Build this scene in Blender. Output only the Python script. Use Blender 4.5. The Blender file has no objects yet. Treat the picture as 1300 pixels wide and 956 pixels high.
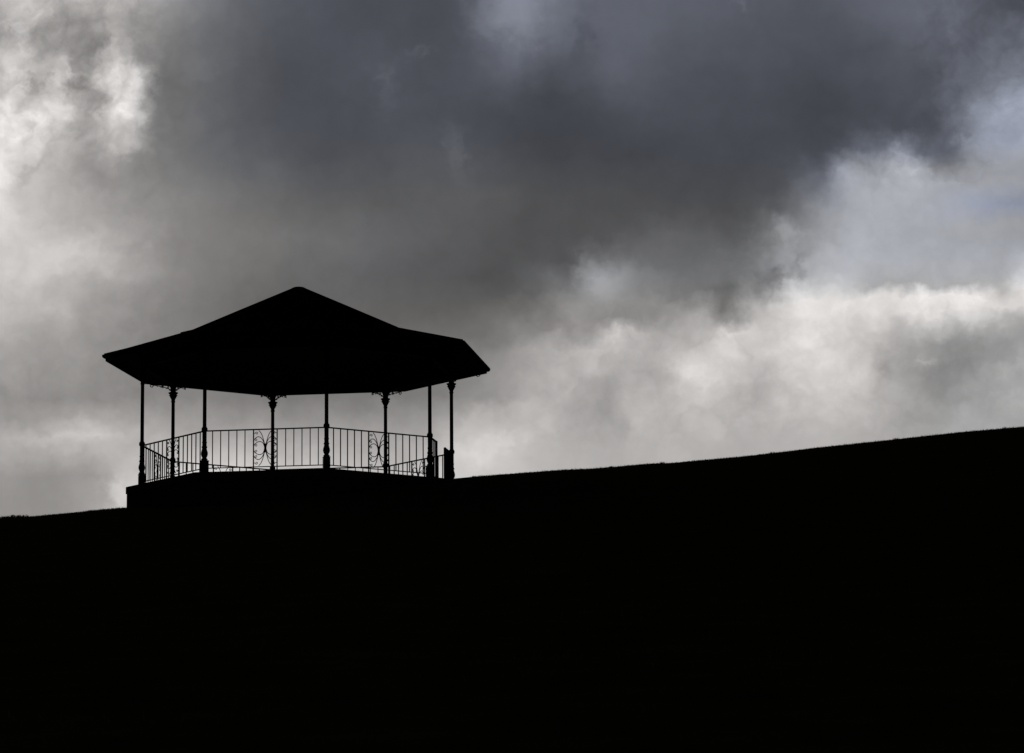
import bpy, bmesh, math, random
from mathutils import Vector, Matrix, noise as mnoise
random.seed(7)
R = math.radians
scene = bpy.context.scene
C = scene.collection
PI = math.pi

# ------------------------------------------------------------------ helpers
def tag(o, label=None, cat=None, group=None, kind=None):
    if label: o['label'] = label
    if cat: o['category'] = cat
    if group: o['group'] = group
    if kind: o['kind'] = kind
    return o

def obj(name, bm, mat, parent=None, smooth=False):
    me = bpy.data.meshes.new(name)
    bm.to_mesh(me); bm.free()
    if smooth:
        for p in me.polygons: p.use_smooth = True
    me.materials.append(mat)
    o = bpy.data.objects.new(name, me)
    C.objects.link(o)
    o.parent = parent
    return o

def copy_tree(o, parent=None):
    c = o.copy(); C.objects.link(c); c.parent = parent
    for ch in list(o.children):
        copy_tree(ch, c)
    return c

def prism(bm, ring, z0, z1):
    a = [bm.verts.new((x, y, z0)) for x, y in ring]
    b = [bm.verts.new((x, y, z1)) for x, y in ring]
    n = len(ring)
    bm.faces.new(a[::-1]); bm.faces.new(b)
    for i in range(n):
        bm.faces.new((a[i], a[(i+1) % n], b[(i+1) % n], b[i]))

def box(bm, x0, x1, y0, y1, z0, z1, bev=0):
    v = [bm.verts.new(p) for p in ((x0,y0,z0),(x1,y0,z0),(x1,y1,z0),(x0,y1,z0),(x0,y0,z1),(x1,y0,z1),(x1,y1,z1),(x0,y1,z1))]
    fs = [bm.faces.new([v[i] for i in f]) for f in ((3,2,1,0),(4,5,6,7),(0,1,5,4),(1,2,6,5),(2,3,7,6),(3,0,4,7))]
    if bev:
        es = list({e for f in fs for e in f.edges})
        bmesh.ops.bevel(bm, geom=es, offset=bev, segments=1, affect='EDGES')

def bar(bm, p, q, w, h, up=Vector((0,0,1)), ext=0.0):
    """rectangular bar from p to q"""
    p = Vector(p); q = Vector(q)
    d = (q-p).normalized(); p = p-d*ext; q = q+d*ext
    s = d.cross(up)
    if s.length < 1e-4: s = d.cross(Vector((0,1,0)))
    s.normalize(); u = s.cross(d).normalized()
    r = []
    for c in (p, q):
        r.append([bm.verts.new(c + s*a*w/2 + u*b*h/2) for a, b in ((-1,-1),(1,-1),(1,1),(-1,1))])
    bm.faces.new(r[0][::-1]); bm.faces.new(r[1])
    for i in range(4):
        bm.faces.new((r[0][i], r[0][(i+1) % 4], r[1][(i+1) % 4], r[1][i]))

def tube(bm, pts, rad, seg=6, r2=None):
    pts = [Vector(p) for p in pts]
    rings = []; n = len(pts)
    prev = None
    for i, p in enumerate(pts):
        d = (pts[min(i+1, n-1)] - pts[max(i-1, 0)]).normalized()
        if prev is None:
            a = d.cross(Vector((0,0,1)))
            if a.length < 1e-3: a = d.cross(Vector((0,1,0)))
        else:
            a = prev - d*prev.dot(d)
        a.normalize(); prev = a; b = d.cross(a)
        rr = rad if r2 is None else rad + (r2-rad)*i/(n-1)
        rings.append([bm.verts.new(p + (a*math.cos(t) + b*math.sin(t))*rr) for t in [2*PI*k/seg for k in range(seg)]])
    for i in range(n-1):
        for k in range(seg):
            bm.faces.new((rings[i][k], rings[i][(k+1) % seg], rings[i+1][(k+1) % seg], rings[i+1][k]))
    bm.faces.new(rings[0][::-1]); bm.faces.new(rings[-1])

def lathe(bm, prof, seg=20):
    rings = [[bm.verts.new((r*math.cos(2*PI*k/seg), r*math.sin(2*PI*k/seg), z)) for k in range(seg)] for r, z in prof]
    for i in range(len(rings)-1):
        for k in range(seg):
            bm.faces.new((rings[i][k], rings[i][(k+1) % seg], rings[i+1][(k+1) % seg], rings[i+1][k]))
    bm.faces.new(rings[0][::-1]); bm.faces.new(rings[-1])

# ------------------------------------------------------------------ materials
def mat(name, base, rough=.7, scale=8, var=.35, bump=.1, spec=.3, metallic=0, detail=6, kind='noise'):
    m = bpy.data.materials.new(name); m.use_nodes = True
    nt = m.node_tree; b = nt.nodes['Principled BSDF']
    tc = nt.nodes.new('ShaderNodeTexCoord')
    n = nt.nodes.new('ShaderNodeTexNoise'); n.inputs['Scale'].default_value = scale; n.inputs['Detail'].default_value = detail
    nt.links.new(tc.outputs['Object'], n.inputs['Vector'])
    cr = nt.nodes.new('ShaderNodeValToRGB')
    cr.color_ramp.elements[0].color = (*[c*(1-var) for c in base], 1)
    cr.color_ramp.elements[1].color = (*[c*(1+var) for c in base], 1)
    cr.color_ramp.elements[0].position = .3; cr.color_ramp.elements[1].position = .7
    nt.links.new(n.outputs['Fac'], cr.inputs['Fac'])
    col, h = cr.outputs['Color'], n.outputs['Fac']
    if kind == 'brick':
        bt = nt.nodes.new('ShaderNodeTexBrick'); bt.inputs['Scale'].default_value = 1
        bt.inputs['Brick Width'].default_value = .42; bt.inputs['Row Height'].default_value = .16
        bt.inputs['Mortar Size'].default_value = .008
        bt.inputs['Mortar'].default_value = (*[c*.55 for c in base], 1)
        # lay the courses around the wall: u = angle * radius, v = height
        sx = nt.nodes.new('ShaderNodeSeparateXYZ'); nt.links.new(tc.outputs['Object'], sx.inputs[0])
        at = nt.nodes.new('ShaderNodeMath'); at.operation = 'ARCTAN2'
        nt.links.new(sx.outputs[1], at.inputs[0]); nt.links.new(sx.outputs[0], at.inputs[1])
        mu = nt.nodes.new('ShaderNodeMath'); mu.operation = 'MULTIPLY'; mu.inputs[1].default_value = 4.2
        nt.links.new(at.outputs[0], mu.inputs[0])
        cx = nt.nodes.new('ShaderNodeCombineXYZ'); nt.links.new(mu.outputs[0], cx.inputs[0]); nt.links.new(sx.outputs[2], cx.inputs[1])
        nt.links.new(cx.outputs[0], bt.inputs['Vector'])
        nt.links.new(col, bt.inputs['Color1']); nt.links.new(col, bt.inputs['Color2'])
        col = bt.outputs['Color']; h = bt.outputs['Fac']
    nt.links.new(col, b.inputs['Base Color'])
    b.inputs['Roughness'].default_value = rough
    b.inputs['Specular IOR Level'].default_value = spec
    b.inputs['Metallic'].default_value = metallic
    if bump:
        bp = nt.nodes.new('ShaderNodeBump'); bp.inputs['Strength'].default_value = bump; bp.inputs['Distance'].default_value = .02
        nt.links.new(h, bp.inputs['Height']); nt.links.new(bp.outputs[0], b.inputs['Normal'])
        if kind == 'brick': bp.invert = True
    return m

M_iron = mat('black_painted_cast_iron', (.018, .021, .020), rough=.65, scale=14, bump=.15, spec=.25)
M_roof = mat('dark_slate_roofing', (.016, .0165, .018), rough=1, scale=3, bump=.25, spec=0)
M_gutter = mat('black_iron_gutter', (.02, .02, .021), rough=.7, scale=9, bump=.1, spec=.2)
M_board = mat('dark_stained_boards', (.045, .038, .03), rough=.8, scale=5, bump=.2, spec=.15)
M_stone = mat('weathered_dark_stone', (.11, .105, .095), rough=.95, scale=4, bump=.4, spec=.1)
M_wall = mat('sooty_stone_courses', (.085, .08, .07), rough=.95, scale=5, bump=.5, spec=.1, kind='brick')
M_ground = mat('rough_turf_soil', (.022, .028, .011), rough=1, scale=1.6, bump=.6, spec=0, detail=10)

def grass_mat():
    m = bpy.data.materials.new('grass_blades'); m.use_nodes = True
    nt = m.node_tree; b = nt.nodes['Principled BSDF']; out = nt.nodes['Material Output']
    tc = nt.nodes.new('ShaderNodeTexCoord')
    n = nt.nodes.new('ShaderNodeTexNoise'); n.inputs['Scale'].default_value = .9; n.inputs['Detail'].default_value = 6
    nt.links.new(tc.outputs['Object'], n.inputs['Vector'])
    cr = nt.nodes.new('ShaderNodeValToRGB')
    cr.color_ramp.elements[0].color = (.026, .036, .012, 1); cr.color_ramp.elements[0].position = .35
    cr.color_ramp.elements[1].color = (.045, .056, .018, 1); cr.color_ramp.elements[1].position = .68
    nt.links.new(n.outputs['Fac'], cr.inputs['Fac']); nt.links.new(cr.outputs[0], b.inputs['Base Color'])
    b.inputs['Roughness'].default_value = 1; b.inputs['Specular IOR Level'].default_value = 0
    t = nt.nodes.new('ShaderNodeBsdfTranslucent'); nt.links.new(cr.outputs[0], t.inputs['Color'])
    mx = nt.nodes.new('ShaderNodeMixShader'); mx.inputs[0].default_value = .15
    nt.links.new(b.outputs[0], mx.inputs[1]); nt.links.new(t.outputs[0], mx.inputs[2]); nt.links.new(mx.outputs[0], out.inputs['Surface'])
    return m
M_grass = grass_mat()

# ------------------------------------------------------------------ dimensions of the bandstand (metres)
F_PX, PITCH, ROLL, YAW = 4555.14, .158393, -.0071336, .0601721
CAM_Y, CAM_Z = -89.97, -11.515
PHI = .172107
Rc, ZCAP, Re, ZET, ZEB, Rk, ZK, ZA = 3.963, 2.790, 4.950, 3.289, 3.116, 3.002, 3.830, 5.171
ZD = -.05                          # deck level
def ang(k): return -PI + PHI + k*PI/4
def oct_pt(rad, k, z=0): return Vector((rad*math.cos(ang(k)), rad*math.sin(ang(k)), z))
def oct_ring(rad): return [(rad*math.cos(ang(k)), rad*math.sin(ang(k))) for k in range(8)]
ZERO = Vector((0, 0, 0))

stand = bpy.data.objects.new('bandstand', None); C.objects.link(stand)
stand.location = (0, 0, 0); stand.empty_display_size = .5
tag(stand, 'open octagonal bandstand with slender iron columns and a flared roof, silhouetted on the hill crest', 'bandstand')

# ---- platform
Rp = 4.36
bm = bmesh.new(); prism(bm, oct_ring(Rp-.025), -2.0, ZD-.18); platform = obj('platform', bm, M_wall, stand)
bm = bmesh.new(); prism(bm, oct_ring(Rp), ZD-.177, ZD)
bmesh.ops.bevel(bm, geom=[e for e in bm.edges if e.verts[0].co.z > ZD-.01 and e.verts[1].co.z > ZD-.01], offset=.012, segments=1, affect='EDGES')
obj('coping', bm, M_stone, platform)

# ---- columns
def column():
    bm = bmesh.new()
    r = lambda w: w/2
    lathe(bm, [(r(.130), .283), (r(.165), .30), (r(.150), .315), (r(.112), .33), (r(.110), .35), (r(.145), .38), (r(.172), .43), (r(.168), .47),
               (r(.128), .54), (r(.112), .575), (r(.138), .59), (r(.138), .615), (r(.112), .63), (r(.106), .70), (r(.122), .71), (r(.122), .73), (r(.106), .745),
               (r(.108), .985), (r(.145), 1.0), (r(.152), 1.03), (r(.145), 1.075), (r(.110), 1.09), (r(.094), 1.12),
               (r(.092), 1.8), (r(.088), 2.54), (r(.108), 2.555), (r(.108), 2.585), (r(.090), 2.60)], 24)
    sh = obj('column', bm, M_iron, None, smooth=True)
    bm = bmesh.new()                                # pedestal: a chamfered square block on a wider foot
    box(bm, -.092, .092, -.092, .092, ZD+.002, ZD+.06, .008)
    box(bm, -.082, .082, -.082, .082, ZD+.062, .25, .012)
    box(bm, -.088, .088, -.088, .088, .252, .281, .008)
    obj('pedestal', bm, M_iron, sh)
    bm = bmesh.new()                                # bell capital with leaf ring
    lathe(bm, [(r(.092), 2.602), (r(.108), 2.625), (r(.122), 2.65), (r(.150), 2.69), (r(.185), 2.72), (r(.200), 2.74),
               (r(.185), 2.755), (r(.225), 2.77), (r(.252), 2.785), (r(.252), 2.80), (r(.225), 2.808), (r(.145), 2.82), (r(.130), 2.87), (r(.150), 2.92),
               (r(.19), 2.96), (r(.20), 2.985)], 24)
    for k in range(8):
        a = k*PI/4
        c, s = math.cos(a), math.sin(a)
        tube(bm, [(c*q, s*q, z) for q, z in ((.058, 2.65), (.074, 2.69), (.094, 2.72), (.110, 2.728), (.108, 2.715))], .012, 5, .006)
    obj('capital', bm, M_iron, sh, smooth=True)
    return sh

def spiral(cx, cz, r0, a0, turns, n=16, shrink=.25):
    """points of a closing curl in the x-z plane"""
    out = []
    for i in range(n+1):
        t = i/n; a = a0 + turns*2*PI*t; rr = r0*(1-(1-shrink)*t)
        out.append((cx+rr*math.cos(a), 0, cz+rr*math.sin(a)))
    return out

def bracket_bm():
    """scrolled spandrel bracket in the x-z plane, rising along +x from the column to the beam"""
    bm = bmesh.new()
    arc = [(.05+.30*(1-math.cos(t)), 0, 2.83+.155*math.sin(t)) for t in [PI/2*i/12 for i in range(13)]]
    arc = [(.05+.29*(i/14)**1.35, 0, 2.815+.165*(i/14)**.62) for i in range(15)]
    tube(bm, arc, .013, 6)
    tube(bm, spiral(.335, 2.945, .034, PI/2, -1.4), .011, 6, .008)
    tube(bm, spiral(.13, 2.955, .030, -PI/2, 1.4), .010, 6, .007)
    tube(bm, spiral(.205, 2.960, .020, -PI/2, -1.3), .009, 6, .006)
    tube(bm, spiral(.10, 2.885, .024, 0, -1.2), .010, 6, .007)
    tube(bm, [(.07, 0, 2.86), (.10, 0, 2.90), (.16, 0, 2.93), (.25, 0, 2.975)], .009, 5)
    for x, z, s in ((.15, 2.905, .022), (.27, 2.935, .018), (.36, 2.915, .02)):   # cast leaves on the scroll
        tube(bm, [(x-.5*s, 0, z+s), (x, 0, z), (x+.9*s, 0, z-.6*s)], .016, 5, .004)
    return bm

def eave_bracket_bm():
    """longer bracket that carries the overhang, reaching outwards under the eaves"""
    bm = bmesh.new()
    tube(bm, [(.05+.70*t, 0, 2.83+.245*t**.55) for t in [i/16 for i in range(17)]], .013, 6)
    tube(bm, spiral(.34, 2.985, .040, PI/2, -1.4), .011, 6, .008)
    tube(bm, spiral(.16, 2.95, .034, -PI/2, 1.4), .010, 6, .007)
    tube(bm, spiral(.10, 2.885, .024, 0, -1.2), .010, 6, .007)
    tube(bm, [(.70+.055*math.cos(a), 0, 3.065-.055*math.sin(a)) for a in [PI*i/10 for i in range(11)]], .011, 6)
    tube(bm, [(.62, 0, 3.06), (.66, 0, 3.03), (.685, 0, 2.995)], .016, 5, .006)
    for x, z, s in ((.22, 2.93, .022), (.40, 2.98, .022), (.52, 3.01, .018)):
        tube(bm, [(x-.5*s, 0, z+s), (x, 0, z), (x+.9*s, 0, z-.6*s)], .016, 5, .004)
    return bm

col0 = column()
brk_mesh = None
cols = []
for k in range(8):
    c = col0 if k == 0 else copy_tree(col0)
    cols.append(c)
for k, c in enumerate(cols):
    c.parent = stand
    p = oct_pt(Rc, k)
    c.location = (p.x, p.y, 0); c.rotation_euler = (0, 0, ang(k))
    for s in (1, -1):
        nb = oct_pt(Rc, k+s) - p
        th = math.atan2(nb.y, nb.x) - ang(k)
        if brk_mesh is None:
            b = obj('bracket', bracket_bm(), M_iron, c, smooth=True); brk_mesh = b
        else:
            b = brk_mesh.copy(); C.objects.link(b); b.parent = c
        b.rotation_euler = (0, 0, th)
    if k == 0: rb_mesh = rb = obj('bracket', eave_bracket_bm(), M_iron, c, smooth=True)
    else: rb = rb_mesh.copy(); C.objects.link(rb); rb.parent = c

# ---- ring beam, ceiling, roof
bm = bmesh.new()
for k in range(8):
    o0, o1, i0, i1 = oct_pt(Rc+.07, k), oct_pt(Rc+.07, k+1), oct_pt(Rc-.07, k), oct_pt(Rc-.07, k+1)
    vs = [bm.verts.new((q.x, q.y, z)) for z in (2.987, 3.135) for q in (o0, o1, i1, i0)]
    for f in ((3,2,1,0),(4,5,6,7),(0,1,5,4),(2,3,7,6)): bm.faces.new([vs[i] for i in f])
bmesh.ops.remove_doubles(bm, verts=bm.verts, dist=1e-5)
obj('ring_beam', bm, M_iron, stand)
DZ = [0, 0, 0, .050, -.045, 0, 0, 0]                # the old eaves have sagged a little at one corner
def ring(bm, rad, z, sag=0):
    return [bm.verts.new(oct_pt(rad, k, z + sag*DZ[k])) for k in range(8)]
def loft(bm, rings, close=False):
    for a, b in zip(rings[:-1], rings[1:]):
        for k in range(8):
            bm.faces.new((a[k], a[(k+1) % 8], b[(k+1) % 8], b[k]))
bm = bmesh.new()
lift = -.016
rs = [ring(bm, Re-.06, 3.150), ring(bm, Re-.055, ZET-.055, 1), ring(bm, Re-.02, ZET-.03, 1), ring(bm, Re-.02, ZET+lift, 1)]
n1 = 5
for i in range(1, n1+1):
    t = i/n1; rs.append(ring(bm, Re-.02+(Rk-Re+.02)*t, ZET+lift+(ZK-ZET)*t, 1-t))
n2 = 8
for i in range(1, n2+1):
    t = i/n2; rs.append(ring(bm, Rk+(.14-Rk)*t, ZK+lift+(ZA-.03-ZK)*t))
loft(bm, rs)
bm.faces.new(rs[-1]); bm.faces.new(rs[0][::-1])
roof = obj('roof', bm, M_roof, stand)
tag(roof, 'flared eight-sided roof with a shallow skirt around a steeper cap')
bm = bmesh.new()
prism(bm, oct_ring(Re-.10), 3.137, 3.148); obj('ceiling', bm, M_board, roof)
bm = bmesh.new()                                     # fascia board below the gutter
for k in range(8):
    o0, o1, i0, i1 = oct_pt(Re-.05, k), oct_pt(Re-.05, k+1), oct_pt(Re-.085, k), oct_pt(Re-.085, k+1)
    a, b = DZ[k]*.4, DZ[(k+1) % 8]*.4
    vs = [bm.verts.new((q.x, q.y, z+d)) for z in (ZEB-.006, ZET-.06) for q, d in ((o0, a), (o1, b), (i1, b), (i0, a))]
    for f in ((3,2,1,0),(4,5,6,7),(0,1,5,4),(2,3,7,6)): bm.faces.new([vs[i] for i in f])
bmesh.ops.remove_doubles(bm, verts=bm.verts, dist=1e-5)
obj('fascia', bm, M_board, roof)
bm = bmesh.new()                                     # half-round gutter swept round the eaves
prof = [(Re-.045+.062+.058*math.cos(a)-.058, ZET-.055+.058*math.sin(a)) for a in [PI+PI*i/8 for i in range(9)]]
prof = [(Re-.046, ZET-.05)] + [(Re-.046+.058+.058*math.cos(a), ZET-.050+.055*math.sin(a)) for a in [PI+PI*i/8 for i in range(1, 8)]] + \
       [(Re+.07, ZET-.05), (Re+.07, ZET-.02), (Re+.055, ZET-.018), (Re+.055, ZET-.048), (Re-.03, ZET-.09), (Re-.046, ZET-.03)]
rr = [ring(bm, a-.03, z, 1) for a, z in prof]
loft(bm, rr + [rr[0]])
obj('gutter', bm, M_gutter, roof)
for k in range(8):                                   # hip rolls
    bm = bmesh.new()
    tube(bm, [oct_pt(Re-.015, k, ZET-.008+DZ[k]), oct_pt(Rk+.42, k, ZET-.008+DZ[k]*.2+(ZK-ZET)*(Re-.015-Rk-.42)/(Re-.015-Rk)),
              oct_pt(Rk, k, ZK-.008)], .024, 8)
    tube(bm, [oct_pt(Rk+.01, k, ZK-.006), oct_pt(1.5, k, ZK-.006+(ZA-.03-ZK)*(Rk-1.5)/(Rk-.14)), oct_pt(.13, k, ZA-.04)], .026, 8)
    obj('hip_roll', bm, M_roof, roof, smooth=True)
bm = bmesh.new()
lathe(bm, [(.19, ZA-.065), (.18, ZA-.03), (.13, ZA-.008), (.09, ZA+.0), (.02, ZA+.004)], 16)
obj('roof_cap', bm, M_roof, roof, smooth=True)

# ---- railings
BAY = (oct_pt(Rc, 1) - oct_pt(Rc, 0)).length
ZT, ZB = 1.0, .085
PT = BAY/15.0
def local_mesh_baluster():
    bm = bmesh.new(); box(bm, -.010, .010, -.010, .010, ZB+.011, ZT-.016); return bm

def scroll_panel_bm():
    """wrought butterfly panel in the x-z plane; origin at the bay's start"""
    bm = bmesh.new()
    xa, xb = 6.05*PT, 8.95*PT
    for x in (xa, xb): box(bm, x-.013, x+.013, -.013, .013, ZD+.004, ZT-.016)
    w = (xb-xa-.02)/2; xm = (xa+xb)/2; zm = (ZT+ZB)/2; h = (ZT-ZB)/2-.02
    def P(u, v, sx, sz): return Vector((xm-sx*u*w, 0, zm+sz*v*h))
    def bez(ctrl, n=18):
        out = []
        for i in range(n+1):
            t = i/n; pts = list(ctrl)
            while len(pts) > 1: pts = [a*(1-t)+b*t for a, b in zip(pts[:-1], pts[1:])]
            out.append(pts[0])
        return out
    for sx in (1, -1):
        for sz in (1, -1):
            q = lambda *a: [P(u, v, sx, sz) for u, v in a]
            rd = .0098
            tube(bm, bez(q((.02, .12), (.18, .50), (.28, .85), (.58, .98))), rd, 5)
            tube(bm, bez(q((.04, .10), (.22, .62), (.62, .78), (.95, .50))), rd, 5)
            tube(bm, bez(q((.04, .06), (.20, .42), (.60, .46), (.96, .20))), rd, 5)
            tube(bm, bez(q((.08, .0), (.09, .12), (.22, .40), (.42, .345))), .007, 5)
            for (u, v, r0, a0) in ((.76, .83, .036, 0), (.82, .45, .036, 0), (.82, .15, .036, 0)):
                c = P(u, v, sx, sz)
                pts = []
                for i in range(17):
                    t = i/16; a = t*2*PI*1.15; rr = r0*(1-.72*t)
                    # the curl leaves the frame bar and closes inward
                    pts.append(Vector((c.x - sx*(rr*math.cos(a)), 0, c.z + sz*(rr*math.sin(a)))))
                tube(bm, [Vector((c.x - sx*(1-u)*w, 0, c.z))] + pts, .0085, 5, .007)
    lathe_pts = [(.010, -.11), (.020, -.09), (.024, -.03), (.030, 0), (.024, .03), (.020, .09), (.010, .11)]
    seg = 10
    rings = [[bm.verts.new((xm + r*math.cos(2*PI*k/seg), r*math.sin(2*PI*k/seg), zm+z)) for k in range(seg)] for r, z in lathe_pts]
    for i in range(len(rings)-1):
        for k in range(seg): bm.faces.new((rings[i][k], rings[i][(k+1) % seg], rings[i+1][(k+1) % seg], rings[i+1][k]))
    bm.faces.new(rings[0][::-1]); bm.faces.new(rings[-1])
    return bm

def rail_bm(x0, x1, z, w, h):
    bm = bmesh.new(); box(bm, x0, x1, -w/2, w/2, z-h/2, z+h/2); return bm

def full_railing():
    r = obj('railing', rail_bm(.045, BAY-.045, ZT, .045, .028), M_iron, None)      # the handrail itself
    obj('bottom_rail', rail_bm(.045, BAY-.045, ZB, .032, .020), M_iron, r)
    b0 = None
    for i in (1, 2, 3, 4, 5, 10, 11, 12, 13, 14):
        if b0 is None: b = b0 = obj('baluster', local_mesh_baluster(), M_iron, r)
        else: b = b0.copy(); C.objects.link(b); b.parent = r
        b.location = (i*PT - (.0 if i < 7 else .0), 0, 0)
    obj('scroll_panel', scroll_panel_bm(), M_iron, r)
    return r, b0
r0, bal0 = full_railing()
bays = [0, 1, 2, 4, 5, 6, 7]
rails = [r0] + [copy_tree(r0) for _ in bays[1:]]
for k, r in zip(bays, rails):
    p = oct_pt(Rc, k); d = oct_pt(Rc, k+1) - p
    r.parent = stand; r.location = p; r.rotation_euler = (0, 0, math.atan2(d.y, d.x))
# entrance bay: two short railings, each ending in a gate post
def stub(x0, x1, post_x, n, name):
    r = obj('railing', rail_bm(x0, x1, ZT, .045, .028), M_iron, stand)
    tag(r, name)
    obj('bottom_rail', rail_bm(x0, x1, ZB, .032, .020), M_iron, r)
    for i in range(n):
        b = bal0.copy(); C.objects.link(b); b.parent = r
        b.location = (x0 + (x1-x0)*(i+.5)/n, 0, 0)
    bm = bmesh.new(); box(bm, post_x-.03, post_x+.03, -.03, .03, ZD+.003, ZT+.022, .006)
    obj('gate_post', bm, M_iron, r)
    p = oct_pt(Rc, 3); d = oct_pt(Rc, 4) - p
    r.location = p; r.rotation_euler = (0, 0, math.atan2(d.y, d.x))
    return r
stub(.045, .27*BAY, .285*BAY, 5, 'short length of railing ending in a gate post on the near side of the entrance')
stub(.70*BAY, BAY-.045, .685*BAY, 7, 'short length of railing ending in a gate post on the far side of the entrance')

# ------------------------------------------------------------------ camera (its direction also fixes the hill line survey below)
cam_d = bpy.data.cameras.new('camera'); cam = bpy.data.objects.new('camera', cam_d); C.objects.link(cam)
scene.camera = cam
cam_d.sensor_width = 36; cam_d.sensor_fit = 'HORIZONTAL'; cam_d.lens = F_PX/1300*36
cam_d.clip_start = .5; cam_d.clip_end = 6000
fw = Vector((math.sin(YAW)*math.cos(PITCH), math.cos(YAW)*math.cos(PITCH), math.sin(PITCH)))
rt = Vector((math.cos(YAW), -math.sin(YAW), 0)); up = rt.cross(fw)
r2 = rt*math.cos(ROLL) + up*math.sin(ROLL); u2 = up*math.cos(ROLL) - rt*math.sin(ROLL)
cam.matrix_world = Matrix(((r2.x, u2.x, -fw.x, 0), (r2.y, u2.y, -fw.y, CAM_Y), (r2.z, u2.z, -fw.z, CAM_Z), (0, 0, 0, 1)))
def ray(px, py): return (fw*F_PX + r2*(px-650) + u2*(478-py)).normalized()

# ------------------------------------------------------------------ hill
# heights of the crest (x, z) along the line y = 0, surveyed from the sight lines to the skyline
YC = .8; RR = .8
sky = [(-600, 700), (-300, 677), (-100, 664), (0, 658.5), (40, 656), (100, 650.5), (130, 647), (160, 644.5), (230, 640), (300, 634), (400, 624), (500, 615), (560, 609.5), (575, 607.5),
       (602, 605.2), (663, 600.5), (709, 597), (755, 595), (823, 589), (851, 588), (900, 583.6), (940, 580), (961, 577.8), (1026, 570), (1038, 568.5),
       (1128, 559), (1223, 548.5), (1300, 542), (1500, 520), (2000, 470), (3000, 400)]
crest = []
for px, py in sky:
    d = ray(px, py); t = (YC-RR-CAM_Y)/d.y
    crest.append((t*d.x, CAM_Z + t*d.z))
crest = [(-700, crest[0][1]-8)] + crest + [(700, crest[-1][1]+4)]
def zcrest(x):
    for (x0, z0), (x1, z1) in zip(crest[:-1], crest[1:]):
        if x <= x1:
            t = (x-x0)/(x1-x0); return z0 + (z1-z0)*t
    return crest[-1][1]
def lncosh(a):
    a = abs(a); return a + math.log1p(math.exp(-2*a)) - math.log(2)
def gz(x, y):
    zc = zcrest(x); s = (zc+13.1)/(YC-CAM_Y)
    s = max(.02, s)
    d = y-YC
    g = .5*(d - RR*lncosh(d/RR))
    g0 = .5*(-RR - RR*lncosh(1))
    if d > 0: far = -.0008*d*d if d < 60 else -.0008*3600 - .096*(d-60)
    else: far = 0
    z = zc + s*(g-g0) + max(far, -40)
    if d < -1: z += .05*min(1, (-d-1)/8)*mnoise.noise(Vector((x*.25, y*.25, 3)))
    if y < CAM_Y-4: z = z + (-(y-CAM_Y+4))*s*.6
    return z
def axis(a, b, fine0, fine1, step):
    out = []; v = fine0
    while v <= fine1: out.append(v); v += step
    st = step; v = fine0
    while v > a: st *= 1.22; v -= st; out.insert(0, max(v, a))
    st = step; v = fine1
    while v < b: st *= 1.22; v += st; out.append(min(v, b))
    return out
xs = axis(-650, 650, -14, 26, .35); ys = axis(-220, 900, -12, 8, .3)
bm = bmesh.new()
grid = [[bm.verts.new((x, y, gz(x, y))) for x in xs] for y in ys]
for j in range(len(ys)-1):
    for i in range(len(xs)-1):
        bm.faces.new((grid[j][i], grid[j][i+1], grid[j+1][i+1], grid[j+1][i]))
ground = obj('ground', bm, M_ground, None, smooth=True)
tag(ground, 'steep grassy hillside rising to the skyline, almost black against the light', 'hillside', kind='structure')

# ---- grass: blades over the upper slope, one mesh
def blades(n, region, hmin, hmax, wid, verts, faces, seed, pw=2.2):
    rnd = random.Random(seed)
    for _ in range(n):
        x, y = region(rnd)
        if math.hypot(x, y) < Rp+.02: continue
        cl = .5+.5*mnoise.noise(Vector((x*.8, y*.8, 0)))
        cl2 = .5+.5*mnoise.noise(Vector((x*4.1, y*4.1, 7)))
        h = hmin + (hmax-hmin)*(rnd.random()**pw)*(.35+.9*cl*cl2*2)
        z = gz(x, y) - .006
        a = rnd.uniform(0, 2*PI); lean = rnd.uniform(.1, .9)*h; la = rnd.uniform(0, 2*PI)
        dx, dy = math.cos(a)*wid, math.sin(a)*wid
        lx, ly = math.cos(la)*lean, math.sin(la)*lean
        i = len(verts)
        verts += [(x-dx, y-dy, z), (x+dx, y+dy, z), (x+dx*.6+lx*.4, y+dy*.6+ly*.4, z+h*.62), (x-dx*.6+lx*.4, y-dy*.6+ly*.4, z+h*.62), (x+lx, y+ly, z+h)]
        faces += [(i, i+1, i+2, i+3), (i+3, i+2, i+4)]
V, Fc = [], []
blades(95000, lambda r: (r.uniform(-11, 22), r.uniform(-3.5, 2.2)), .012, .050, .0035, V, Fc, 1)
blades(60000, lambda r: (r.uniform(-12, 22), r.uniform(-16, -3.5)), .02, .07, .004, V, Fc, 2)
blades(60000, lambda r: (r.uniform(-10, 18), r.uniform(-72, -16)), .02, .07, .005, V, Fc, 3)
blades(500, lambda r: (r.gauss(-7.3, .10), r.gauss(-.2, .15)), .03, .10, .004, V, Fc, 5, 1.2)
for cx, s in ((-7.05, 1), (-6.8, .7), (3.9+4, .5), (9.2, .6), (15.2, .8), (18.0, .8), (12.0, .5), (-5.2, .4)):
    blades(60, lambda r: (r.gauss(cx, .04), r.gauss(-.2, .12)), .03, .03+.06*s, .004, V, Fc, int(cx*10)+50, 1.0)
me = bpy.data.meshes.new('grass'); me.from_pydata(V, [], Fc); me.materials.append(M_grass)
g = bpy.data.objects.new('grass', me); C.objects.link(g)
tag(g, 'short rough grass covering the hillside up to the skyline', 'grass', kind='stuff')

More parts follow.
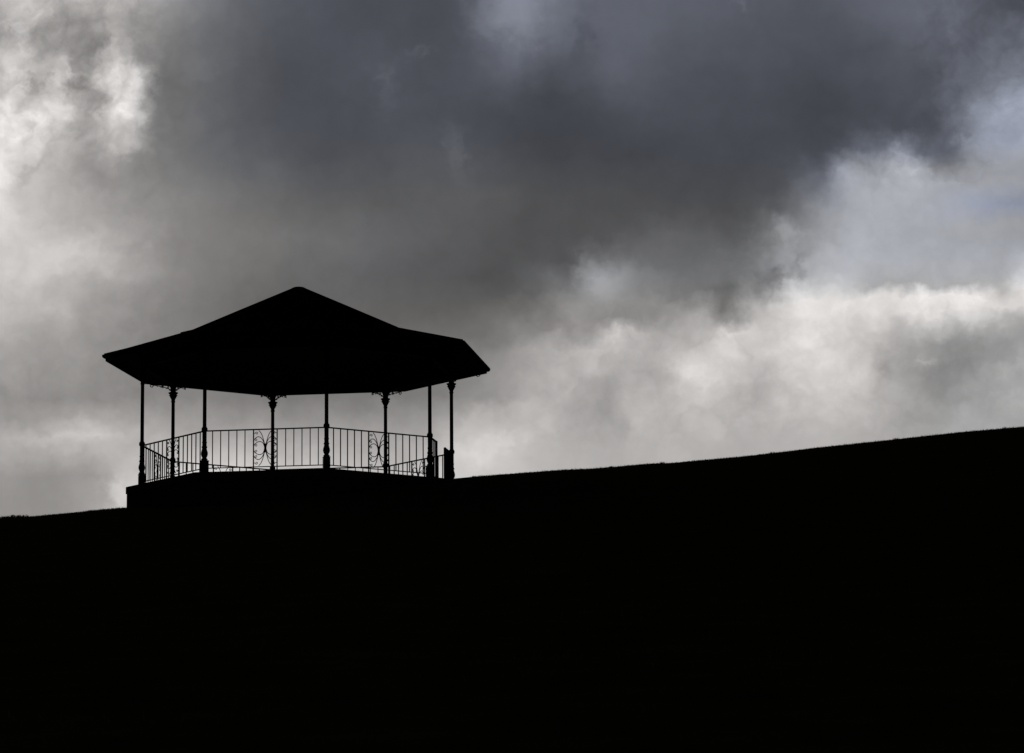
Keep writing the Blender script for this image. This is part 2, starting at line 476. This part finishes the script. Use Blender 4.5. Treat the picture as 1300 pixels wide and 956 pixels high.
# weed clump on the skyline, far left
def weed(x, y, n, h, seed):
    rnd = random.Random(seed); bm = bmesh.new()
    for _ in range(n):
        a = rnd.uniform(0, 2*PI); l = rnd.uniform(.2, .9); hh = h*rnd.uniform(.45, 1)
        bx, by = rnd.gauss(0, .11), rnd.gauss(0, .08)
        tip = Vector((bx+math.cos(a)*l*hh, by+math.sin(a)*l*hh, hh*(1-.35*l)))
        mid = Vector((bx+math.cos(a)*l*hh*.45, by+math.sin(a)*l*hh*.45, hh*.68))
        s = Vector((-math.sin(a), math.cos(a), 0))*rnd.uniform(.006, .011)
        v = [bm.verts.new(p) for p in (Vector((bx, by, -.02))-s*.5, Vector((bx, by, -.02))+s*.5, mid+s, mid-s, tip)]
        bm.faces.new(v[:4]); bm.faces.new((v[3], v[2], v[4]))
    cv = bm.verts.new((0, 0, .012)); rim = [bm.verts.new((.42*math.cos(q), .30*math.sin(q), -.05)) for q in [k*PI/8 for k in range(16)]]
    for k in range(16): bm.faces.new((cv, rim[k], rim[(k+1) % 16]))
    o = obj('weed_clump', bm, M_grass, None)
    o.location = (x, y, gz(x, y))
    return o
d = ray(28, 656); t = (-.1-CAM_Y)/d.y
w = weed(t*d.x-.10, -.1, 80, .09, 3)
tag(w, 'small ragged clump of weeds on the skyline at the far left', 'weeds')

# ------------------------------------------------------------------ sky: daylight sky behind a broken deck of rain cloud
world = bpy.data.worlds.new('World'); scene.world = world; world.use_nodes = True
nt = world.node_tree; nt.nodes.clear()
N = nt.nodes.new; L = nt.links.new
SUN_EL, SUN_AZ = R(14), R(-9)          # azimuth clockwise from +Y
def math_n(op, a, b=None, c=None, clamp=False):
    n = N('ShaderNodeMath'); n.operation = op; n.use_clamp = clamp
    for i, v in enumerate((a, b, c)):
        if v is None: continue
        if isinstance(v, (int, float)): n.inputs[i].default_value = v
        else: L(v, n.inputs[i])
    return n.outputs[0]
def vmath(op, a, b=None, c=None):
    n = N('ShaderNodeVectorMath'); n.operation = op
    for i, v in enumerate((a, b, c)):
        if v is None: continue
        if isinstance(v, tuple): n.inputs[i].default_value = v
        elif op == 'SCALE' and i == 1:
            if isinstance(v, (int, float)): n.inputs['Scale'].default_value = v
            else: L(v, n.inputs['Scale'])
        else: L(v, n.inputs[i])
    return n.outputs[0]
def smooth(v, a, b, lo=0.0, hi=1.0):
    n = N('ShaderNodeMapRange'); n.interpolation_type = 'SMOOTHSTEP'
    L(v, n.inputs['Value'])
    for k, x in (('From Min', a), ('From Max', b), ('To Min', lo), ('To Max', hi)): n.inputs[k].default_value = x
    return n.outputs[0]
def noise(vec, scale, detail, rough=.5, dist=0.0, typ=None):
    n = N('ShaderNodeTexNoise'); n.inputs['Scale'].default_value = scale; n.inputs['Detail'].default_value = detail
    n.inputs['Roughness'].default_value = rough; n.inputs['Distortion'].default_value = dist
    L(vec, n.inputs['Vector']); return n
tc = N('ShaderNodeTexCoord'); DIR = tc.outputs['Generated']
sp = N('ShaderNodeSeparateXYZ'); L(vmath('NORMALIZE', DIR), sp.inputs[0])
az = math_n('ARCTAN2', sp.outputs[0], sp.outputs[1])
el = math_n('ARCSINE', sp.outputs[2])
# sky chart: A runs with azimuth, B downwards with elevation, one unit = 0.01257 degrees; A=650, B=478 lies at the chart's centre
AZ0, EL0 = math.atan2(fw.x, fw.y), PITCH
A = math_n('MULTIPLY_ADD', math_n('SUBTRACT', az, AZ0), F_PX*math.cos(EL0), 650)
B = math_n('MULTIPLY_ADD', math_n('SUBTRACT', el, EL0), -F_PX, 478)
B = math_n('MULTIPLY_ADD', math_n('SUBTRACT', A, 650), -.0071, B) if False else math_n('ADD', B, math_n('MULTIPLY', math_n('SUBTRACT', A, 650), .0071))
cb = N('ShaderNodeCombineXYZ'); L(A, cb.inputs[0]); L(B, cb.inputs[1]); CH = cb.outputs[0]
# turbulence bends the chart so that cloud edges curl
def centred(n): return vmath('SUBTRACT', n.outputs['Color'], (.5, .5, .5))
w1 = centred(noise(CH, 1/85, 3, .55)); w2 = centred(noise(CH, 1/26, 5, .6)); 
W = vmath('ADD', vmath('SCALE', w1, WARP1:=38.0), vmath('SCALE', w2, WARP2:=30.0))
CHW = vmath('ADD', CH, W)
spw = N('ShaderNodeSeparateXYZ'); L(CHW, spw.inputs[0])
U = math_n('DIVIDE', math_n('ADD', spw.outputs[0], 50), 1400)      # chart -50..1350
Vv = math_n('MINIMUM', math_n('MAXIMUM', spw.outputs[1], 0.0), 650.0)
#CHART
# brightness of the cloud deck: {B: (values every 50 along A, {A: extra values between})}
ROWS = {
 0:  ([205,190,182,176,155,125,104, 92, 85, 80, 80, 78, 92,124,118,106,100, 98, 97, 95, 92, 90, 98,100,104, 92, 72], {25:200,75:175,125:176,175:168}),
 25: ([168,182,156,158,140,117,101, 89, 84, 81, 80, 78, 92,125,116,102, 99, 96, 94, 92, 89, 87, 96,102,102, 90, 82], {25:190,75:158,125:162,175:150}),
 50: ([164,152,141,158,130,110, 98, 86, 82, 82, 80, 79, 88,114,108, 96, 98, 94, 91, 88, 86, 84, 88, 98,100, 92, 98], {25:160,75:148,125:142,175:148}),
 75: ([204,176,148,178,122,107, 95, 83, 81, 82, 82, 79, 86,104, 92, 92, 95, 90, 88, 85, 82, 81, 81, 92, 94, 98,108], {25:210,75:168,125:176,175:144}),
 100:([190,182,160,194,119,104, 92, 80, 80, 82, 82, 80, 84, 92, 80, 88, 92, 86, 82, 80, 79, 77, 84, 88, 92,105,122], {25:208,75:180,125:176,175:182}),
 125:([200,190,168,196,122,105, 92, 81, 80, 80, 82, 81, 81, 82, 73, 79, 86, 83, 81, 79, 77, 74, 79, 84, 90,116,142], {25:196,75:200,125:166,175:192}),
 150:([242,222,182,206,126,106, 92, 82, 80, 79, 80, 79, 78, 74, 72, 73, 78, 80, 79, 77, 76, 72, 76, 82, 88,132,165], {25:232,75:206,125:186,175:200}),
 175:([232,212,170,190,124,107, 94, 84, 81, 80, 81, 84, 80, 74, 70, 72, 74, 75, 76, 75, 75, 74, 80, 82, 90,142,162], {25:220,75:188,125:178,175:174}),
 200:([233,198,160,146,124,110, 98, 88, 83, 82, 83, 86, 84, 76, 72, 71, 70, 73, 76, 76, 77, 79, 98,142,100,148,160], {25:212,125:152,1125:112,1175:112,1225:108}),
 225:([236,190,158,136,129,118,106, 96, 90, 88, 87, 88, 88, 81, 77, 76, 75, 75, 75, 76, 82,108,150,172,124,150,156], {25:200,125:142,1075:152,1175:178,1225:132}),
 250:([230,186,168,150,133,125,114,102, 97, 93, 90, 92, 92, 86, 82, 80, 78, 76, 76, 78, 88,128,170,176,166,156,155], {25:196,1075:158,1225:160}),
 275:([216,192,172,155,134,127,118,110,103, 99, 94, 93, 91, 85, 82, 81, 80, 82, 81, 80, 98,142,172,172,167,150,134], {1025:118}),
 300:([206,195,182,165,138,128,122,116,110,104, 98, 94, 90, 84, 82, 82, 88, 98, 92, 92,132,152,172,172,168,162,150], {975:112,1025:140}),
 325:([200,196,188,172,140,126,118,111,105,101, 95, 90, 87, 83, 84,104,106,104,102,104,138,165,176,174,170,166,160], {725:84,775:112,975:122}),
 350:([195,190,180,170,142,125,115,106,102, 98, 93, 88, 84, 84,102,154,138,112,112,118,152,176,178,176,172,168,182], {725:108,775:150,825:124,975:126,1275:166}),
 375:([190,182,168,150,134,122,112,105,102, 99, 94, 92, 92, 92,112,150,142,124,114,132,182,202,176,174,173,169,212], {925:108,975:138,1075:200,1175:178,1275:172}),
 392:([187,178,163,148,132,121,111,104,102,100, 96, 94, 96,104,120,143,142,142,145,158,208,218,222,226,226,212,216], {925:112,975:182,1175:231,1225:228,1272:184}),
 408:([182,172,158,144,130,120,111,106,103,101,100,100,104,116,128,140,142,152,168,172,214,222,220,222,212,212,210], {925:138,1175:220,1225:216}),
 425:([172,165,155,142,129,120,114,110,108,106,105,106,112,128,136,150,182,174,182,196,216,222,206,194,196,186,166], {775:182,925:206,1125:190}),
 450:([160,154,148,140,128,120,118,116,114,112,112,118,130,150,170,184,184,180,204,198,216,210,190,160,142,150,148], {775:190,925:212,1125:172}),
 475:([152,148,144,138,130,125,121,119,118,117,116,120,137,155,172,174,174,186,210,190,206,208,188,158,133,142,164], {825:164,875:204,975:188,1125:166}),
 500:([145,140,138,136,132,130,126,124,122,121,120,124,142,166,176,168,176,180,198,180,198,205,188,160,138,156,165], {775:156,875:198,965:174,1125:172}),
 525:([152,154,160,158,152,146,144,142,140,138,138,145,176,180,180,160,177,180,186,178,186,194,180,163,154,162,167], {775:156,1125:176}),
 550:([170,182,196,186,170,165,170,165,160,155,155,165,196,192,184,168,176,178,178,175,178,182,175,165,163,165,168], {125:194,790:160}),
 575:([160,162,170,178,184,192,192,186,180,174,174,184,204,196,182,174,175,176,176,175,176,178,173,166,164,165,167], {125:174}),
 600:([150,143,148,184,200,215,212,202,195,192,190,200,200,192,180,176,174,174,176,176,172,170,168,165,165,165,165], {125:154}),
 650:([148,145,150,184,200,210,208,202,195,192,190,195,198,192,180,176,174,174,176,176,172,170,168,165,165,165,165], {}),
}
# single billows, pockets and wisps in the deck: chart x, y, radii, turn, lift (+ lighter, - darker), solid core
PUFFS = [
 (45,112,12,9,-.7,-34,.2),(95,110,14,11,.3,-26,.3),(126,133,8,14,.2,-20,.2),(84,87,15,6,.7,22,.1),
 (140,64,16,11,-.6,20,.3),(160,112,30,30,0,14,.7),(110,70,24,10,-.2,-12,.2),(17,42,9,20,-.4,24,.2),
 (44,216,26,8,-.75,-16,.1),(88,322,42,22,0,14,.2),(60,385,22,14,.3,8,.1),(150,190,20,9,-.3,18,.2),
 (490,93,12,12,.3,9,.1),(533,69,15,6,-.4,9,.1),(494,122,13,22,0,6,.1),(579,190,12,28,-.3,9,.1),(646,14,44,30,-.3,10,.6),(675,50,16,12,0,8,.2),
 (745,48,12,34,.1,-8,.2),(258,90,22,14,0,7,.1),(953,14,7,6,0,9,.1),
 (1148,212,10,12,0,14,.2),(1176,229,20,7,-.2,2,.2),(1238,196,7,14,.3,12,.1),
 (1016,341,10,14,0,-20,.2),(980,361,16,15,0,-20,.3),(1002,357,22,9,-.1,-12,.1),
 (920,438,14,10,0,10,.2),(1001,303,13,18,-.5,14,.2),(743,335,11,12,-.2,12,.3),
 (1178,384,17,7,0,12,.3),(1234,391,20,7,.2,10,.3),(1204,412,40,5,.25,10,.2),
 (1128,486,20,10,.5,-10,.2),(1170,470,14,5,-.1,16,.1),(1283,478,16,9,-.4,10,.1),
 (787,428,20,9,-.3,12,.3),(642,558,26,10,-.4,12,.2),(592,576,24,16,0,8,.2),
 (612,508,38,9,-.4,-8,.2),(155,622,13,14,0,18,.2),(874,482,22,14,-.3,8,.3),
]
def sm(a, b, v):
    t = max(0, min(1, (v-a)/(b-a))); return t*t*(3-2*t)
def cool(x, y):
    c = sm(150, 420, x)*(1-sm(150, 290, y-.12*max(0, x-650)))*(1-.62*sm(1040, 1120, x)*sm(202, 230, y))
    c = max(c, sm(960, 1080, x)*(1-sm(340, 385, y))*.42)
    c = max(c, .22*sm(300, 500, x)*(1-sm(350, 390, y)))
    if y == 275: c += 1.3*sm(1160, 1290, x)
    return c
def turb(x, y):                                     # how ragged the cloud is here
    a = .11
    a = max(a, .72*(1-sm(160, 230, x))*(1-sm(170, 230, y)))
    a = max(a, .17*sm(900, 980, x)*sm(130, 200, y)*(1-sm(420, 520, y)))
    a = max(a, .38*sm(900, 950, x)*(1-sm(1020, 1080, x))*sm(280, 320, y)*(1-sm(380, 430, y)))
    a = max(a, .50*sm(1040, 1100, x)*(1-sm(1240, 1280, x))*sm(160, 190, y)*(1-sm(230, 270, y)))
    a = max(a, .30*sm(560, 700, x)*sm(330, 380, y)*(1-sm(540, 590, y)))
    a = max(a, .22*(1-sm(200, 300, x))*(1-sm(560, 620, y)))
    a = max(a, .55*sm(1130, 1200, x)*(1-sm(160, 230, y)))
    return a
acc = None; acca = None
YS = sorted(ROWS)
prev_s = None
for j, y in enumerate(YS):
    base, extra = ROWS[y]
    stops = dict(zip(range(0, 1301, 50), base)); stops.update(extra)
    while len(stops) > 32:                          # a ramp holds 32 stops: drop the ones that say least
        xs_ = sorted(stops)
        e_ = [(abs(stops[m]-(stops[a_]+(stops[b_]-stops[a_])*(m-a_)/(b_-a_))), m) for a_, m, b_ in zip(xs_[:-2], xs_[1:-1], xs_[2:])]
        del stops[min(e_)[1]]
    r = N('ShaderNodeValToRGB'); L(U, r.inputs['Fac']); cr = r.color_ramp; cr.interpolation = 'CARDINAL'
    while len(cr.elements) > 1: cr.elements.remove(cr.elements[-1])
    for i, x in enumerate(sorted(stops)):
        pos = (x+50)/1400
        e = cr.elements[0] if i == 0 else cr.elements.new(pos)
        e.position = pos
        c = cool(x, y); v = stops[x]/255
        wm = max(1-sm(250, 450, x), sm(370, 395, y)*(1-.9*sm(1120, 1200, x)*sm(410, 440, y)), .12)*(1-min(1, 2*c))*(1-.7*sm(160, 230, x)*(1-sm(200, 300, y)))
        rgb = (v*(1-.035*c+.010*wm), v*(1-.006*wm), v*(1+.10*c-.014*wm))
        e.color = (*rgb, turb(x, y))
    if j+1 < len(YS):
        n = N('ShaderNodeMapRange'); L(Vv, n.inputs['Value']); n.inputs['From Min'].default_value = y; n.inputs['From Max'].default_value = YS[j+1]
        sj = n.outputs[0]
        wgt = math_n('SUBTRACT', 1.0, sj) if prev_s is None else math_n('SUBTRACT', prev_s, sj)
        prev_s = sj
    else: wgt = prev_s
    cc = vmath('SCALE', r.outputs['Color'], wgt); aa = math_n('MULTIPLY', r.outputs['Alpha'], wgt)
    acc = cc if acc is None else vmath('ADD', acc, cc)
    acca = aa if acca is None else math_n('ADD', acca, aa)
# billows: fine structure on the clouds, strongest where they are ragged
w3 = centred(noise(CH, 1/13, 3, .55))
CHB = vmath('ADD', CH, vmath('ADD', vmath('SCALE', w2, 60.0), vmath('SCALE', w3, 12.0)))
lift = None
for px, py, ra, rb, tu, dl, core in PUFFS:
    v = vmath('SUBTRACT', CHB, (px, py, 0))
    ct, st_ = math.cos(tu), math.sin(tu)
    d1 = N('ShaderNodeVectorMath'); d1.operation = 'DOT_PRODUCT'; L(v, d1.inputs[0]); d1.inputs[1].default_value = (ct/ra, st_/ra, 0)
    d2 = N('ShaderNodeVectorMath'); d2.operation = 'DOT_PRODUCT'; L(v, d2.inputs[0]); d2.inputs[1].default_value = (-st_/rb, ct/rb, 0)
    q = math_n('MULTIPLY_ADD', d1.outputs['Value'], d1.outputs['Value'], math_n('MULTIPLY', d2.outputs['Value'], d2.outputs['Value']))
    s_ = math_n('MULTIPLY', math_n('EXPONENT', math_n('MULTIPLY', q, -.85)), dl/255)
    if core >= .5: s_ = smooth(q, 0, 2.4, dl/255, 0)
    lift = s_ if lift is None else math_n('ADD', lift, s_)
bn = noise(vmath('ADD', CH, vmath('SCALE', w2, 26.0)), 1/44, 8, .60, .0)
fb = math_n('SUBTRACT', bn.outputs['Fac'], .5)
bn2 = noise(vmath('MULTIPLY', CHW, (1.0, 1.25, 1)), 1/150, 5, .5, .0)
fb2 = math_n('SUBTRACT', bn2.outputs['Fac'], .5)
bn3 = noise(vmath('ADD', CHW, vmath('SCALE', w3, 6.0)), 1/17, 5, .62, .0)
fb3 = math_n('SUBTRACT', bn3.outputs['Fac'], .5)
bn4 = noise(vmath('ADD', CH, vmath('ADD', vmath('SCALE', w1, 30.0), vmath('SCALE', w2, 18.0))), 1/62, 3, .5, .0)
bil = math_n('SUBTRACT', math_n('ABSOLUTE', math_n('SUBTRACT', bn4.outputs['Fac'], .5)), .075)      # rounded lobes parted by creases
mod = math_n('ADD', math_n('MULTIPLY', math_n('MULTIPLY_ADD', bil, 1.15, math_n('MULTIPLY_ADD', fb, .45, math_n('MULTIPLY', fb3, .30))), acca), math_n('MULTIPLY', fb2, .13))
liftc = N('ShaderNodeCombineXYZ')
for i in range(3): L(lift, liftc.inputs[i])
chart = vmath('SCALE', vmath('ADD', acc, liftc.outputs[0]), math_n('ADD', mod, 1.0))
# the rest of the sky, all around: the same broken cloud, dimmed below where it is out of view
P3 = vmath('MULTIPLY', vmath('NORMALIZE', DIR), (1, 1, 1.7))
gn = noise(P3, 6.5, 8, .55, .4)
gen = smooth(gn.outputs['Fac'], .36, .68, .30, .70)
genc = vmath('SCALE', vmath('ADD', (.98, .985, 1.02), (0, 0, 0)), gen)
dx = math_n('SUBTRACT', math_n('ABSOLUTE', math_n('SUBTRACT', A, 650)), 650)
dy = math_n('SUBTRACT', 0, B)
out_d = math_n('MAXIMUM', dx, dy)
out_w = smooth(math_n('ADD', out_d, math_n('MULTIPLY', fb2, 160)), 10, 190)
mx = N('ShaderNodeMix'); mx.data_type = 'RGBA'; L(out_w, mx.inputs[0]); L(chart, mx.inputs[6]); L(genc, mx.inputs[7])
gam = N('ShaderNodeGamma'); gam.inputs['Gamma'].default_value = 2.25; L(mx.outputs[2], gam.inputs[0])
# added dimming of the unseen sky overhead and behind, keeps hill and roof dark
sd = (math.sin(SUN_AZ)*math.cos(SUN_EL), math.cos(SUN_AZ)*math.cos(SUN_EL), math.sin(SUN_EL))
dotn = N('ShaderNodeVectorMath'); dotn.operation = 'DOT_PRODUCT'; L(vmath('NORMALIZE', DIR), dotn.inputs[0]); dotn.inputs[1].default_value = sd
sky_dim = smooth(dotn.outputs['Value'], math.cos(R(36)), math.cos(R(16)), .024, 1)
sky_dim = math_n('MAXIMUM', sky_dim, math_n('SUBTRACT', 1, smooth(out_d, 60, 380)))
bgc = N('ShaderNodeBackground'); L(vmath('SCALE', gam.outputs[0], sky_dim), bgc.inputs['Color']); bgc.inputs['Strength'].default_value = 1.0
ns = N('ShaderNodeTexSky'); ns.sky_type = 'NISHITA'; ns.sun_disc = False; ns.sun_elevation = SUN_EL; ns.sun_rotation = SUN_AZ
ns.air_density = 1; ns.dust_density = 1
bgs = N('ShaderNodeBackground'); L(ns.outputs[0], bgs.inputs['Color']); bgs.inputs['Strength'].default_value = .05
# a thin place in the deck where blue shows
gap = math_n('MULTIPLY', smooth(math_n('ABSOLUTE', math_n('SUBTRACT', spw.outputs[1], 283)), 5, 45, 1, 0), smooth(spw.outputs[0], 1150, 1280))
gap = math_n('MULTIPLY', gap, smooth(out_d, 0, 200, 1, 0))
cover = math_n('SUBTRACT', .995, math_n('MULTIPLY', gap, .12))
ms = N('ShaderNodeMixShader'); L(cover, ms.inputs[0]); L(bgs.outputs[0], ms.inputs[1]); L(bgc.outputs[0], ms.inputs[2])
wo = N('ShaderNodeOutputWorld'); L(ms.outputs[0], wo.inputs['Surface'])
world.cycles.sampling_method = 'MANUAL'; world.cycles.sample_map_resolution = 512

# ------------------------------------------------------------------ sun, veiled by the cloud, ahead and to the left of the camera
sl = bpy.data.lights.new('sun', 'SUN'); sl.energy = .5; sl.angle = R(12); sl.color = (1, .95, .88)
so = bpy.data.objects.new('sun', sl); C.objects.link(so)
so.rotation_euler = Vector(sd).to_track_quat('Z', 'Y').to_euler()

scene.view_settings.view_transform = 'Standard'; scene.view_settings.look = 'None'
scene.view_settings.exposure = 0; scene.view_settings.gamma = 1; scene.view_settings.use_curve_mapping = False
scene.cycles.use_denoising = True
